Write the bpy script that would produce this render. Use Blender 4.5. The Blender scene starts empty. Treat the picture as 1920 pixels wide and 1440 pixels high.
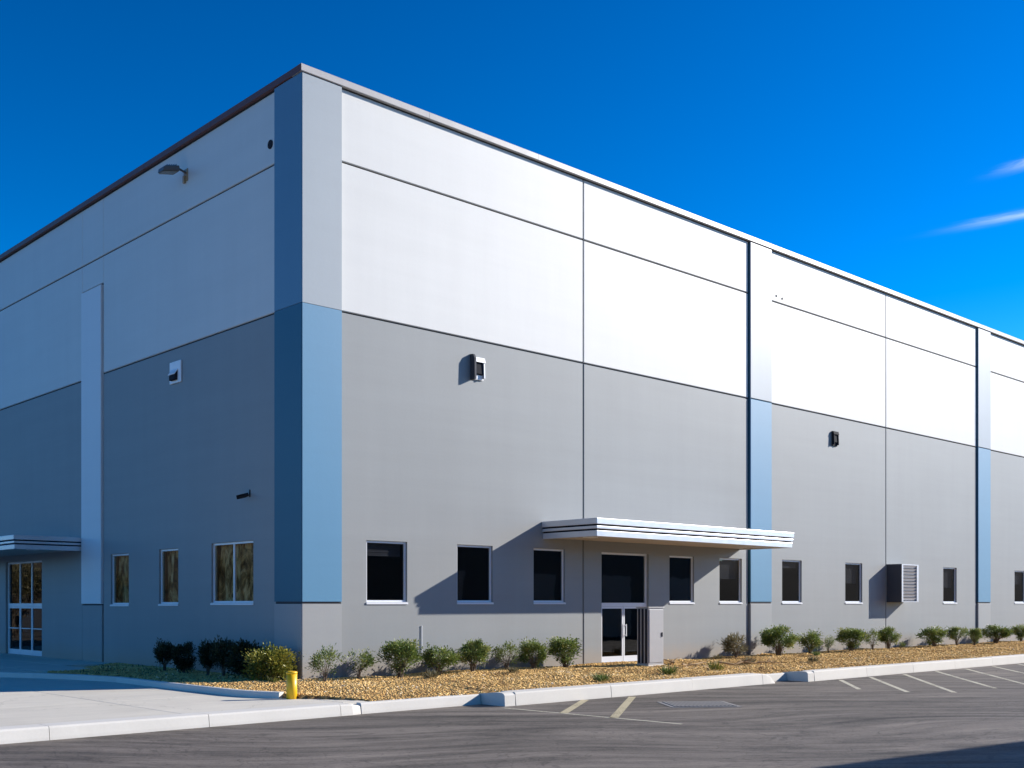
import bpy, math, random
import numpy as np
from mathutils import Vector, Matrix

# ------------------------------------------------------------------ scene, camera, light
S = bpy.context.scene
COL = S.collection
R = math.radians

cam_d = bpy.data.cameras.new('camera'); cam = bpy.data.objects.new('camera', cam_d); COL.objects.link(cam)
cam.location = (-15.82, -24.60, 1.95)
cam.rotation_euler = (R(90), 0, R(-43.28))
cam_d.sensor_width = 36; cam_d.lens = 39.54; cam_d.shift_y = 0.214
cam_d.clip_start = 0.1; cam_d.clip_end = 4000
S.camera = cam

SUN_DIR = Vector((5.0, -2.3, 2.35)).normalized()            # towards the sun
sun_d = bpy.data.lights.new('sun', 'SUN'); sun = bpy.data.objects.new('sun', sun_d); COL.objects.link(sun)
sun.rotation_euler = SUN_DIR.to_track_quat('Z', 'Y').to_euler()
sun_d.energy = 4.3; sun_d.angle = R(0.5); sun_d.color = (1.0, 0.945, 0.88)

W = bpy.data.worlds.new('World'); S.world = W; W.use_nodes = True
nt = W.node_tree; nt.nodes.clear()
def wn(t, **k):
    n = nt.nodes.new(t)
    for a, b in k.items(): setattr(n, a, b)
    return n
wo = wn('ShaderNodeOutputWorld'); bg = wn('ShaderNodeBackground'); bg.inputs[1].default_value = 0.125
sky = wn('ShaderNodeTexSky', sky_type='NISHITA', sun_disc=False)
sky.sun_elevation = math.asin(SUN_DIR.z); sky.sun_rotation = math.atan2(SUN_DIR.x, SUN_DIR.y)
sky.altitude = 900; sky.air_density = 0.8; sky.dust_density = 0.15; sky.ozone_density = 3.0
hs = wn('ShaderNodeHueSaturation'); hs.inputs['Saturation'].default_value = 1.2; hs.inputs['Hue'].default_value = 0.503
sc_ = wn('ShaderNodeVectorMath', operation='SCALE'); sc_.inputs['Scale'].default_value = .25; nt.links.new(sky.outputs[0], sc_.inputs[0])
gm0 = wn('ShaderNodeGamma'); gm0.inputs[1].default_value = 1.5; nt.links.new(sc_.outputs[0], gm0.inputs[0])
ti = wn('ShaderNodeVectorMath', operation='MULTIPLY'); ti.inputs[1].default_value = (3.5, 3.72, 3.5); nt.links.new(gm0.outputs[0], ti.inputs[0])
nt.links.new(ti.outputs[0], hs.inputs['Color'])
# thin cirrus wisps on a plane high above: direction / elevation gives the place on that plane
tc = wn('ShaderNodeTexCoord'); sep = wn('ShaderNodeSeparateXYZ'); nt.links.new(tc.outputs['Generated'], sep.inputs[0])
def wm(op, a, b=None, clamp=False):
    n = wn('ShaderNodeMath', operation=op, use_clamp=clamp)
    for i, v in enumerate((a, b)):
        if v is None: continue
        if isinstance(v, (int, float)): n.inputs[i].default_value = v
        else: nt.links.new(v, n.inputs[i])
    return n.outputs[0]
hz = wn('ShaderNodeMixRGB'); pale = wn('ShaderNodeHueSaturation'); pale.inputs['Saturation'].default_value = .85; pale.inputs['Value'].default_value = .95; nt.links.new(ti.outputs[0], pale.inputs['Color'])
nt.links.new(wm('MULTIPLY', wm('SUBTRACT', sep.outputs[2], .02), 7.0, True), hz.inputs[0]); nt.links.new(pale.outputs[0], hz.inputs[1]); nt.links.new(hs.outputs[0], hz.inputs[2])
zz = wm('MAXIMUM', sep.outputs[2], 0.02)
px_ = wm('DIVIDE', sep.outputs[0], zz); py_ = wm('DIVIDE', sep.outputs[1], zz)
def wisp(cx, cy, ang, ln, wd, seed):
    ca, sa = math.cos(ang), math.sin(ang)
    dx = wm('SUBTRACT', px_, cx); dy = wm('SUBTRACT', py_, cy)
    a = wm('ADD', wm('MULTIPLY', dx, ca), wm('MULTIPLY', dy, sa))
    b = wm('ADD', wm('MULTIPLY', dx, -sa), wm('MULTIPLY', dy, ca))
    cb = wn('ShaderNodeCombineXYZ'); nt.links.new(wm('MULTIPLY', a, 1.6 / ln), cb.inputs[0]); nt.links.new(wm('MULTIPLY', b, 1.1 / wd), cb.inputs[1]); cb.inputs[2].default_value = seed
    nz = wn('ShaderNodeTexNoise'); nz.inputs['Scale'].default_value = 1.0; nz.inputs['Detail'].default_value = 5; nz.inputs['Distortion'].default_value = 0.4
    nt.links.new(cb.outputs[0], nz.inputs['Vector'])
    bb = wm('ADD', b, wm('MULTIPLY', wm('SUBTRACT', nz.outputs[0], 0.5), wd * 1.6))
    ga = wm('POWER', 2.718, wm('MULTIPLY', wm('MULTIPLY', wm('DIVIDE', a, ln), wm('DIVIDE', a, ln)), -1.0))
    gb = wm('POWER', 2.718, wm('MULTIPLY', wm('MULTIPLY', wm('DIVIDE', bb, wd), wm('DIVIDE', bb, wd)), -1.0))
    return wm('MULTIPLY', wm('MULTIPLY', ga, gb), wm('ADD', nz.outputs[0], 0.25))
w = wisp(2.945, 1.17, R(-83), 0.14, 0.028, 1.0)
w = wm('ADD', w, wm('MULTIPLY', wisp(2.60, 1.03, R(-100), 0.07, 0.024, 7.0), .8))
wmix = wn('ShaderNodeMixRGB'); wmix.inputs[2].default_value = (5.2, 5.9, 7.2, 1)
nt.links.new(wm('MULTIPLY', w, 0.5, True), wmix.inputs[0]); nt.links.new(hz.outputs[0], wmix.inputs[1])
nt.links.new(wmix.outputs[0], bg.inputs[0]); nt.links.new(bg.outputs[0], wo.inputs[0])

S.view_settings.view_transform = 'Standard'; S.view_settings.look = 'None'
S.view_settings.exposure = 0.85; S.view_settings.gamma = 1.0; S.view_settings.use_curve_mapping = False
S.render.engine = 'CYCLES'; S.cycles.use_denoising = True
S.cycles.max_bounces = 7; S.cycles.transparent_max_bounces = 12

random.seed(4); rng = np.random.default_rng(4)

# ------------------------------------------------------------------ helpers
class MB:
    """collects boxes, tubes and free faces, then links them as one mesh object"""
    def __init__(s): s.v = []; s.f = []; s.m = []
    def add(s, vs, fs, mi=0):
        o = len(s.v); s.v += [tuple(p) for p in vs]; s.f += [tuple(o + i for i in f) for f in fs]; s.m += [mi] * len(fs); return s
    def box(s, a, b, mi=0):
        (x0, y0, z0), (x1, y1, z1) = a, b
        if x0 > x1: x0, x1 = x1, x0
        if y0 > y1: y0, y1 = y1, y0
        if z0 > z1: z0, z1 = z1, z0
        return s.add([(x0,y0,z0),(x1,y0,z0),(x1,y1,z0),(x0,y1,z0),(x0,y0,z1),(x1,y0,z1),(x1,y1,z1),(x0,y1,z1)],
                     [(0,3,2,1),(4,5,6,7),(0,1,5,4),(1,2,6,5),(2,3,7,6),(3,0,4,7)], mi)
    def tube(s, pts, rad, n=8, cap=True, mi=0):
        pts = [Vector(p) for p in pts]; rad = rad if hasattr(rad, '__len__') else [rad] * len(pts)
        rings = []
        for i, p in enumerate(pts):
            d = (pts[min(i+1, len(pts)-1)] - pts[max(i-1, 0)]).normalized()
            u = d.orthogonal().normalized() if abs(d.z) < .99 else Vector((1,0,0)); u = (u - d*u.dot(d)).normalized(); w_ = d.cross(u)
            rings.append([p + (u*math.cos(2*math.pi*k/n) + w_*math.sin(2*math.pi*k/n))*rad[i] for k in range(n)])
        vs = [q for r in rings for q in r]; fs = []
        for i in range(len(rings)-1):
            for k in range(n): fs.append((i*n+k, i*n+(k+1)%n, (i+1)*n+(k+1)%n, (i+1)*n+k))
        if cap: fs.append(tuple(reversed(range(n)))); fs.append(tuple((len(rings)-1)*n+k for k in range(n)))
        return s.add(vs, fs, mi)
    def prism(s, poly, axis, t0, t1, mi=0):
        """polygon extruded along an axis; poly points are the two other coordinates"""
        def P(p, t): return (t, p[0], p[1]) if axis == 'x' else (p[0], t, p[1]) if axis == 'y' else (p[0], p[1], t)
        n = len(poly); vs = [P(p, t0) for p in poly] + [P(p, t1) for p in poly]
        fs = [(i, (i+1) % n, n+(i+1) % n, n+i) for i in range(n)] + [tuple(reversed(range(n))), tuple(range(n, 2*n))]
        return s.add(vs, fs, mi)
    def mesh(s, name, mats, smooth=False):
        me = bpy.data.meshes.new(name); me.from_pydata(s.v, [], s.f)
        for m in (mats if isinstance(mats, (list, tuple)) else [mats]): me.materials.append(m)
        if any(s.m): me.polygons.foreach_set('material_index', s.m)
        if smooth: me.polygons.foreach_set('use_smooth', [True]*len(s.f))
        import bmesh
        bm = bmesh.new(); bm.from_mesh(me); bmesh.ops.recalc_face_normals(bm, faces=bm.faces); bm.to_mesh(me); bm.free()
        me.update(); return me
    def build(s, name, mats, parent=None, smooth=False): return link(name, s.mesh(name, mats, smooth), parent)

def link(name, me, parent=None, loc=None):
    o = bpy.data.objects.new(name, me); COL.objects.link(o)
    if parent: o.parent = parent
    if loc: o.location = loc
    return o
def bev(o, w=0.01, seg=2):
    m = o.modifiers.new('edge', 'BEVEL'); m.width = w; m.segments = seg; m.limit_method = 'ANGLE'; return o
def tag(o, label=None, cat=None, group=None, kind=None):
    if label: o['label'] = label
    if cat: o['category'] = cat
    if group: o['group'] = group
    if kind: o['kind'] = kind
    return o
def thing(name, label, cat, loc=(0,0,0), rz=0, group=None):
    o = bpy.data.objects.new(name, None); COL.objects.link(o); o.location = loc; o.rotation_euler = (0, 0, rz); o.empty_display_size = .3
    return tag(o, label, cat, group)
def struct(name, loc=(0,0,0)):
    o = bpy.data.objects.new(name, None); COL.objects.link(o); o.location = loc; o['kind'] = 'structure'; return o

# ------------------------------------------------------------------ materials
def new_mat(name):
    m = bpy.data.materials.new(name); m.use_nodes = True; n = m.node_tree
    return m, n, n.nodes['Principled BSDF'], n.nodes, n.links
def noise(N, L, vec, scale, detail=4, rough=.55, sc=(1,1,1), dist=0):
    mp = N.new('ShaderNodeMapping'); mp.inputs['Scale'].default_value = sc; L.new(vec, mp.inputs[0])
    t = N.new('ShaderNodeTexNoise'); t.inputs['Scale'].default_value = scale; t.inputs['Detail'].default_value = detail
    t.inputs['Roughness'].default_value = rough; t.inputs['Distortion'].default_value = dist
    L.new(mp.outputs[0], t.inputs['Vector']); return t.outputs[0]
def math_(N, L, op, a, b=None, clamp=False):
    n = N.new('ShaderNodeMath'); n.operation = op; n.use_clamp = clamp
    for i, v in enumerate((a, b)):
        if v is None: continue
        if isinstance(v, (int, float)): n.inputs[i].default_value = v
        else: L.new(v, n.inputs[i])
    return n.outputs[0]
def scaled(N, L, col, fac):
    """colour times a grey factor"""
    n = N.new('ShaderNodeVectorMath'); n.operation = 'SCALE'
    if isinstance(col, tuple): n.inputs[0].default_value = col[:3]
    else: L.new(col, n.inputs[0])
    L.new(fac, n.inputs['Scale']); return n.outputs[0]
def ramp(N, L, fac, stops):
    r = N.new('ShaderNodeValToRGB'); L.new(fac, r.inputs[0]); e = r.color_ramp.elements
    while len(e) < len(stops): e.new(0.5)
    for k, (p, c) in enumerate(stops): e[k].position = p; e[k].color = (*c, 1) if len(c) == 3 else c
    return r.outputs[0]
def bump(N, L, bsdf, h, strength, dist):
    b = N.new('ShaderNodeBump'); b.inputs['Strength'].default_value = strength; b.inputs['Distance'].default_value = dist
    L.new(h, b.inputs['Height']); L.new(b.outputs[0], bsdf.inputs['Normal'])

def paint(name, col, rough=.5, amt=.10, drips=.06, spec=.4, bumpd=.004):
    m, n, b, N, L = new_mat(name)
    g = N.new('ShaderNodeNewGeometry').outputs['Position']
    a = noise(N, L, g, 0.35, 4, .6)
    h = noise(N, L, g, 1.0, 4, .6, (.12, .12, 2.2))          # faint lift lines from casting
    v = noise(N, L, g, 1.0, 5, .65, (1.5, 1.5, .10))         # rain streaks
    f = noise(N, L, g, 14, 5, .7)
    s = math_(N, L, 'ADD', math_(N, L, 'MULTIPLY', math_(N, L, 'SUBTRACT', a, .5), amt), 1.0)
    s = math_(N, L, 'ADD', s, math_(N, L, 'MULTIPLY', math_(N, L, 'SUBTRACT', h, .5), amt*1.1))
    s = math_(N, L, 'ADD', s, math_(N, L, 'MULTIPLY', math_(N, L, 'SUBTRACT', v, .5), drips*2))
    s = math_(N, L, 'ADD', s, math_(N, L, 'MULTIPLY', math_(N, L, 'SUBTRACT', f, .5), amt*.5))
    # splash dirt thrown up from the soil along the foot of the wall
    sp = N.new('ShaderNodeSeparateXYZ'); L.new(g, sp.inputs[0])
    d = math_(N, L, 'MULTIPLY', math_(N, L, 'SUBTRACT', 0.42, math_(N, L, 'ADD', sp.outputs[2], math_(N, L, 'MULTIPLY', noise(N, L, g, 3.0, 5), -.35))), 2.2, True)
    mx = N.new('ShaderNodeMixRGB'); L.new(math_(N, L, 'MULTIPLY', d, .45), mx.inputs[0]); L.new(scaled(N, L, col, s), mx.inputs[1]); mx.inputs[2].default_value = (.34, .26, .18, 1)
    L.new(mx.outputs[0], b.inputs['Base Color'])
    b.inputs['Roughness'].default_value = rough; b.inputs['Specular IOR Level'].default_value = spec
    hh = math_(N, L, 'ADD', f, math_(N, L, 'MULTIPLY', a, 2.0))
    bump(N, L, b, hh, .35, bumpd)
    return m
def plain(name, col, rough=.5, metal=0, spec=.5, var=.12, scale=6):
    m, n, b, N, L = new_mat(name)
    g = N.new('ShaderNodeNewGeometry').outputs['Position']
    a = noise(N, L, g, scale, 5, .65)
    L.new(scaled(N, L, col, math_(N, L, 'ADD', math_(N, L, 'MULTIPLY', math_(N, L, 'SUBTRACT', a, .5), var*2), 1.0)), b.inputs['Base Color'])
    b.inputs['Roughness'].default_value = rough; b.inputs['Metallic'].default_value = metal; b.inputs['Specular IOR Level'].default_value = spec
    L.new(math_(N, L, 'ADD', math_(N, L, 'MULTIPLY', a, .2), rough-.1), b.inputs['Roughness'])
    return m
def glass(name, tint):
    m = bpy.data.materials.new(name); m.use_nodes = True; N = m.node_tree.nodes; L = m.node_tree.links; N.clear()
    o = N.new('ShaderNodeOutputMaterial'); mx = N.new('ShaderNodeMixShader'); t = N.new('ShaderNodeBsdfTransparent'); g = N.new('ShaderNodeBsdfGlossy')
    t.inputs[0].default_value = (*tint, 1); g.inputs['Roughness'].default_value = .015
    f = N.new('ShaderNodeFresnel'); f.inputs[0].default_value = 1.5
    p = N.new('ShaderNodeNewGeometry').outputs['Position']; z = noise(N, L, p, 1.4, 2)
    b = N.new('ShaderNodeBump'); b.inputs['Strength'].default_value = .08; b.inputs['Distance'].default_value = .02; L.new(z, b.inputs['Height']); L.new(b.outputs[0], g.inputs['Normal'])
    gb = N.new('ShaderNodeNewGeometry'); L.new(math_(N, L, 'MULTIPLY', f.outputs[0], math_(N, L, 'SUBTRACT', 1.0, gb.outputs['Backfacing'])), mx.inputs[0]); L.new(t.outputs[0], mx.inputs[1]); L.new(g.outputs[0], mx.inputs[2]); L.new(mx.outputs[0], o.inputs[0])
    return m

M = {}
M['white'] = paint('white_paint', (.60, .59, .555), .52, .09, .045, .28)
M['grey'] = paint('grey_paint', (.255, .264, .258), .55, .13, .06, .28)
M['light_grey'] = paint('light_grey_paint', (.295, .302, .295), .55, .10, .05, .28)
M['bright_white'] = paint('bright_white_paint', (.68, .68, .67), .5, .06, .03, .28)
M['blue'] = paint('blue_paint', (.076, .218, .345), .48, .08, .04)
M['slate'] = paint('pale_slate_paint', (.29, .325, .345), .46, .07, .04)
M['joint'] = plain('joint_sealant', (.035, .035, .04), .8)
M['coping'] = plain('coping_metal', (.40, .375, .35), .38, .0, .5, .08, 2)
M['coping_brown'] = plain('dark_brown_coping', (.125, .050, .040), .5, 0, .3, .1, 2)  # darker and browner than the other coping, for the wall facing the drive
M['darker_blue'] = paint('darker_blue_face', (.024, .098, .150), .48, .08, .04)  # darker than the blue, for pilaster faces turned to the drive
M['darker_slate'] = paint('darker_slate_face', (.105, .205, .285), .46, .07, .04)  # darker than the slate, for the corner face turned to the drive
M['trim'] = plain('window_frame_white', (.70, .71, .72), .35, 0, .5, .04)
M['dark'] = plain('dark_metal', (.020, .021, .026), .8, 0, .12)
M['lens'] = plain('lamp_lens', (.22, .17, .10), .2)
M['tan'] = plain('tan_plastic', (.36, .24, .12), .5)
M['bronze'] = plain('bronze_housing', (.12, .11, .10), .4)
M['interior'] = plain('dim_interior', (.06, .06, .062), .8)
M['alu'] = plain('ribbed_fascia_metal', (.62, .62, .63), .33, .35, .5, .06, 3)
M['soffit'] = paint('soffit_paint', (.50, .45, .40), .6, .06, .03)
M['cabinet'] = plain('cabinet_paint', (.36, .35, .34), .45, 0, .5, .05)
M['slate_metal'] = plain('dark_slate_metal', (.060, .062, .072), .7, 0, .2)
M['louver'] = plain('louvre_metal', (.46, .48, .51), .5, .2)
m, n, b, N, L = new_mat('curtain_with_reflections'); M['curtain'] = m
g = N.new('ShaderNodeNewGeometry').outputs['Position']
L.new(ramp(N, L, noise(N, L, g, 1.9, 4, .6, (1, 1.7, .5), 2.4), [(.36, (.025, .02, .012)), (.48, (.24, .19, .10)), (.58, (.62, .52, .32)), (.70, (.80, .74, .58))]), b.inputs['Base Color']); b.inputs['Roughness'].default_value = .9  # pale streaks in the cloth stand in for plant reflections on the glass
M['blind'] = plain('pale_blind', (.30, .30, .30), .8)
M['glass'] = glass('tinted_glass', (.52, .53, .55))
M['glass_clear'] = glass('bronze_glass', (.88, .84, .76))
M['pipe'] = plain('white_plastic', (.8, .8, .8), .5)
M['roof'] = plain('roof_membrane', (.55, .55, .54), .8)

def concrete(name, col, amt=.16, streak=True):
    m, n, b, N, L = new_mat(name)
    g = N.new('ShaderNodeNewGeometry').outputs['Position']
    a = noise(N, L, g, .55, 6, .65, (1, 1, 1), .6); c = noise(N, L, g, 24, 5, .75); d = noise(N, L, g, .8, 5, .6, (.35, 2.0, 1), 1.2)
    s = math_(N, L, 'ADD', 1.0, math_(N, L, 'MULTIPLY', math_(N, L, 'SUBTRACT', a, .5), amt*2))
    s = math_(N, L, 'ADD', s, math_(N, L, 'MULTIPLY', math_(N, L, 'SUBTRACT', c, .5), amt))
    if streak: s = math_(N, L, 'ADD', s, math_(N, L, 'MULTIPLY', math_(N, L, 'SUBTRACT', d, .5), amt*1.6))
    info = N.new('ShaderNodeObjectInfo')
    s = math_(N, L, 'MULTIPLY', s, math_(N, L, 'ADD', math_(N, L, 'MULTIPLY', info.outputs['Random'], .07), .965))
    # hairline cracks
    v = N.new('ShaderNodeTexVoronoi'); v.feature = 'DISTANCE_TO_EDGE'; v.inputs['Scale'].default_value = .33
    mp = N.new('ShaderNodeMapping'); L.new(g, mp.inputs[0])
    ad = N.new('ShaderNodeVectorMath'); ad.operation = 'ADD'; L.new(mp.outputs[0], ad.inputs[0])
    nn = N.new('ShaderNodeTexNoise'); nn.inputs['Scale'].default_value = 1.2; nn.inputs['Detail'].default_value = 5; L.new(g, nn.inputs['Vector'])
    sc = N.new('ShaderNodeVectorMath'); sc.operation = 'SCALE'; sc.inputs['Scale'].default_value = 1.3; L.new(nn.outputs['Color'], sc.inputs[0]); L.new(sc.outputs[0], ad.inputs[1]); L.new(ad.outputs[0], v.inputs['Vector'])
    cr = math_(N, L, 'ADD', .72 if streak else .97, math_(N, L, 'MULTIPLY', v.outputs[0], 60.0), True)
    s = math_(N, L, 'MULTIPLY', s, math_(N, L, 'MINIMUM', cr, 1.0))
    L.new(scaled(N, L, col, s), b.inputs['Base Color']); b.inputs['Roughness'].default_value = .8; b.inputs['Specular IOR Level'].default_value = .3
    bump(N, L, b, c, .4, .004)
    return m
M['slab'] = concrete('driveway_concrete', (.62, .572, .475))
M['kerb'] = concrete('kerb_concrete', (.625, .592, .525), .14, False)

m, n, b, N, L = new_mat('asphalt'); M['asphalt'] = m
g = N.new('ShaderNodeNewGeometry').outputs['Position']
mr = N.new('ShaderNodeMapping'); mr.inputs['Rotation'].default_value = (0, 0, R(38))
wv = N.new('ShaderNodeTexNoise'); wv.inputs['Scale'].default_value = .07; wv.inputs['Detail'].default_value = 1; L.new(g, wv.inputs['Vector'])
ws = N.new('ShaderNodeVectorMath'); ws.operation = 'SCALE'; ws.inputs['Scale'].default_value = 9.0; L.new(wv.outputs['Color'], ws.inputs[0])
wa = N.new('ShaderNodeVectorMath'); L.new(g, wa.inputs[0]); L.new(ws.outputs[0], wa.inputs[1]); L.new(wa.outputs[0], mr.inputs[0])
a = noise(N, L, mr.outputs[0], .30, 6, .6, (.30, 1.7, 1), 1.8); a2 = noise(N, L, mr.outputs[0], .9, 6, .62, (.22, 2.2, 1), .9); c = noise(N, L, g, 26, 6, .85); e = noise(N, L, g, .12, 3)
s = math_(N, L, 'ADD', math_(N, L, 'MULTIPLY', math_(N, L, 'SUBTRACT', a, .5), 1.9), 1.0)
s = math_(N, L, 'ADD', s, math_(N, L, 'MULTIPLY', math_(N, L, 'SUBTRACT', a2, .5), 2.7))
s = math_(N, L, 'ADD', s, math_(N, L, 'MULTIPLY', math_(N, L, 'SUBTRACT', c, .5), 1.7))
s = math_(N, L, 'ADD', s, math_(N, L, 'MULTIPLY', math_(N, L, 'SUBTRACT', e, .5), .5))
for sd, sc3, th, dk in ((3.0, (.20, 1.5, 1), .012, .45), (9.0, (.11, 1.1, 1), .010, .40)):
    ln_ = noise(N, L, mr.outputs[0], .8, 3, .5, (sc3[0], sc3[1], sd), .7)
    dd = math_(N, L, 'DIVIDE', math_(N, L, 'ABSOLUTE', math_(N, L, 'SUBTRACT', ln_, .5)), th, True)
    s = math_(N, L, 'MULTIPLY', s, math_(N, L, 'ADD', 1-dk, math_(N, L, 'MULTIPLY', dd, dk)))
s = math_(N, L, 'ADD', s, math_(N, L, 'MULTIPLY', math_(N, L, 'SUBTRACT', noise(N, L, g, 7, 5, .75), .5), .7))
s = math_(N, L, 'MAXIMUM', s, .2)
L.new(scaled(N, L, (.130, .110, .090), s), b.inputs['Base Color']); b.inputs['Roughness'].default_value = .75; b.inputs['Specular IOR Level'].default_value = .35
bump(N, L, b, c, .7, .012)

for key, c0, c1 in (('line', (.42, .385, .28), (.60, .555, .43)), ('cream', (.36, .30, .17), (.58, .50, .32))):
  m, n, b, N, L = new_mat('road_paint_' + key); M[key] = m
  g = N.new('ShaderNodeNewGeometry').outputs['Position']
  c = noise(N, L, g, 26, 6, .8); a = noise(N, L, g, 1.1, 4)
  al = math_(N, L, 'MULTIPLY', math_(N, L, 'SUBTRACT', math_(N, L, 'ADD', c, math_(N, L, 'MULTIPLY', a, .5)), .57), 6.0, True)
  L.new(ramp(N, L, c, [(.2, c0), (.8, c1)]), b.inputs['Base Color']); b.inputs['Roughness'].default_value = .7
  L.new(al, b.inputs['Alpha'])

m, n, b, N, L = new_mat('tan_soil'); M['soil'] = m
g = N.new('ShaderNodeNewGeometry').outputs['Position']
a = noise(N, L, g, 1.2, 6, .7); c = noise(N, L, g, 18, 6, .8)
L.new(ramp(N, L, math_(N, L, 'ADD', math_(N, L, 'MULTIPLY', a, .5), math_(N, L, 'MULTIPLY', c, .5)), [(.3, (.24, .14, .06)), (.5, (.52, .31, .12)), (.72, (.68, .45, .20))]), b.inputs['Base Color'])
b.inputs['Roughness'].default_value = .95; b.inputs['Specular IOR Level'].default_value = .1
bump(N, L, b, c, .9, .05)

m, n, b, N, L = new_mat('gravel_stone'); M['stone'] = m
at = N.new('ShaderNodeAttribute'); at.attribute_name = 'tone'
L.new(ramp(N, L, at.outputs['Fac'], [(0, (.22, .125, .065)), (.3, (.50, .305, .110)), (.6, (.72, .465, .165)), (.9, (.81, .59, .28)), (1, (.84, .72, .52))]), b.inputs['Base Color'])
b.inputs['Roughness'].default_value = .9; b.inputs['Specular IOR Level'].default_value = .15

m, n, b, N, L = new_mat('desert_soil'); M['desert'] = m
g = N.new('ShaderNodeNewGeometry').outputs['Position']
L.new(ramp(N, L, noise(N, L, g, .05, 8, .7), [(.3, (.05, .04, .026)), (.7, (.12, .09, .055))]), b.inputs['Base Color']); b.inputs['Roughness'].default_value = .95

def leafmat(name, stops, trans=.25):
    m, n, b, N, L = new_mat(name)
    at = N.new('ShaderNodeAttribute'); at.attribute_name = 'tone'
    c = ramp(N, L, at.outputs['Fac'], stops)
    L.new(c, b.inputs['Base Color']); b.inputs['Roughness'].default_value = .45; b.inputs['Specular IOR Level'].default_value = .35
    t = N.new('ShaderNodeBsdfTranslucent'); L.new(c, t.inputs[0]); mx = N.new('ShaderNodeMixShader'); mx.inputs[0].default_value = trans
    out = N['Material Output']; L.new(b.outputs[0], mx.inputs[1]); L.new(t.outputs[0], mx.inputs[2]); L.new(mx.outputs[0], out.inputs[0])
    return m
M['leaf'] = leafmat('olive_green_leaf', [(0, (.030, .050, .012)), (.4, (.095, .145, .032)), (.75, (.19, .255, .055)), (1, (.37, .38, .12))])
M['leaf_yellow'] = leafmat('yellow_green_leaf', [(0, (.05, .07, .012)), (.5, (.16, .18, .03)), (1, (.38, .34, .06))])
M['leaf_dark'] = leafmat('deep_green_leaf', [(0, (.012, .022, .012)), (.6, (.03, .045, .02)), (1, (.09, .095, .04))])
M['leaf_dry'] = leafmat('dry_olive_leaf', [(0, (.07, .06, .03)), (.6, (.17, .15, .07)), (1, (.32, .27, .14))])
M['bark'] = plain('twig_bark', (.13, .10, .07), .9)
M['deadwood'] = plain('dead_wood', (.30, .20, .10), .9)

# ------------------------------------------------------------------ ground, asphalt, concrete
ZA, ZC = -.36, -.14
gm = MB().add([(-1500,-1500,-.60),(1500,-1500,-.60),(1500,1500,-.60),(-1500,1500,-.60)], [(0,1,2,3)])
tag(gm.build('ground', M['desert']), kind='structure')
n_h = 160; hv = []; hf = []  # unseen hill ring, added for window reflections and a dimmer horizon
for k in range(n_h):
    a_ = 2*math.pi*k/n_h
    for q in range(5):
        r_ = 820 + q*70; hh = [0, .35, .7, 1, .6][q] * (58 + 7*math.sin(a_*3+.7) + 5*math.sin(a_*7+2) + 4*math.sin(a_*17+q) + 3*math.sin(a_*31+q*2)) - (2 if q == 0 else 0)
        hv.append((math.cos(a_)*r_, math.sin(a_)*r_, hh - .6))
for k in range(n_h):
    for q in range(4): hf.append((k*5+q, k*5+q+1, ((k+1) % n_h)*5+q+1, ((k+1) % n_h)*5+q))
tag(MB().add(hv, hf).build('added_hills', M['desert'], None, True), kind='structure')
am = MB().add([(-70,-75,ZA),(120,-75,ZA),(120,-4.6,ZA),(-70,-4.6,ZA)], [(0,1,2,3)])
tag(am.build('asphalt', M['asphalt']), kind='structure')

drv = struct('driveway')
slab_meshes = {}
def slab(x0, x1, y0, y1, zt, par, th=.14):
    k = (round(x1-x0, 3), round(y1-y0, 3), th)
    if k not in slab_meshes:
        w_, d_ = k[0], k[1]; c = .008; b_ = MB()
        b_.add([(0,0,-th),(w_,0,-th),(w_,d_,-th),(0,d_,-th),(0,0,-c),(w_,0,-c),(w_,d_,-c),(0,d_,-c),(c,c,0),(w_-c,c,0),(w_-c,d_-c,0),(c,d_-c,0)],
               [(0,1,5,4),(1,2,6,5),(2,3,7,6),(3,0,4,7),(4,5,9,8),(5,6,10,9),(6,7,11,10),(7,4,8,11),(8,9,10,11)])
        slab_meshes[k] = b_.mesh('slab', M['slab'])
    return link('slab', slab_meshes[k], par, (x0, y0, zt + random.uniform(-.002, .002)))
GAP = .012
for i in range(10):
    for j in range(10):
        x1 = -2.20 - i*3.6; x0 = x1 - 3.6 + GAP; y0 = -4.93 + j*3.6; y1 = y0 + 3.6 - GAP
        slab(x0, x1, y0, y1, ZC, drv)
slab(-2.188, -1.62, -4.93, -3.3, ZC, drv); slab(-2.59, -1.632, -5.20, -4.945, ZC-.002, drv)

walk = struct('entry_walk')
for j, (y0, y1) in enumerate([(11.2, 14.2), (14.21, 17.2), (17.21, 20.2), (20.21, 23.2), (23.21, 26.2)]):
    for x0, x1 in ((-1.7, -.02), (-3.4, -1.71)): slab(x0, x1, y0, y1, -.03, walk, .3)
slab(-4.9, -3.41, 14.21, 17.2, -.03, walk, .3); slab(-4.9, -3.41, 17.21, 20.2, -.03, walk, .3); slab(-4.9, -3.41, 20.21, 23.2, -.03, walk, .3); slab(-4.9, -3.41, 23.21, 26.2, -.03, walk, .3)
slab(-3.35, -1.71, 8.7, 11.19, -.03, walk, .3)
wt = MB().prism([(-2.96, 8.3), (-1.72, 8.3), (-1.72, 8.69), (-3.2, 8.69)], 'z', -.3, -.032); wt.build('slab', M['slab'], walk)
wt = MB().prism([(-3.36, 8.7), (-3.36, 11.19), (-3.42, 11.2), (-3.42, 14.2), (-6.2, 14.2), (-4.75, 8.7)], 'z', -.3, -.034); wt.build('slab', M['slab'], walk)

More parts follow.
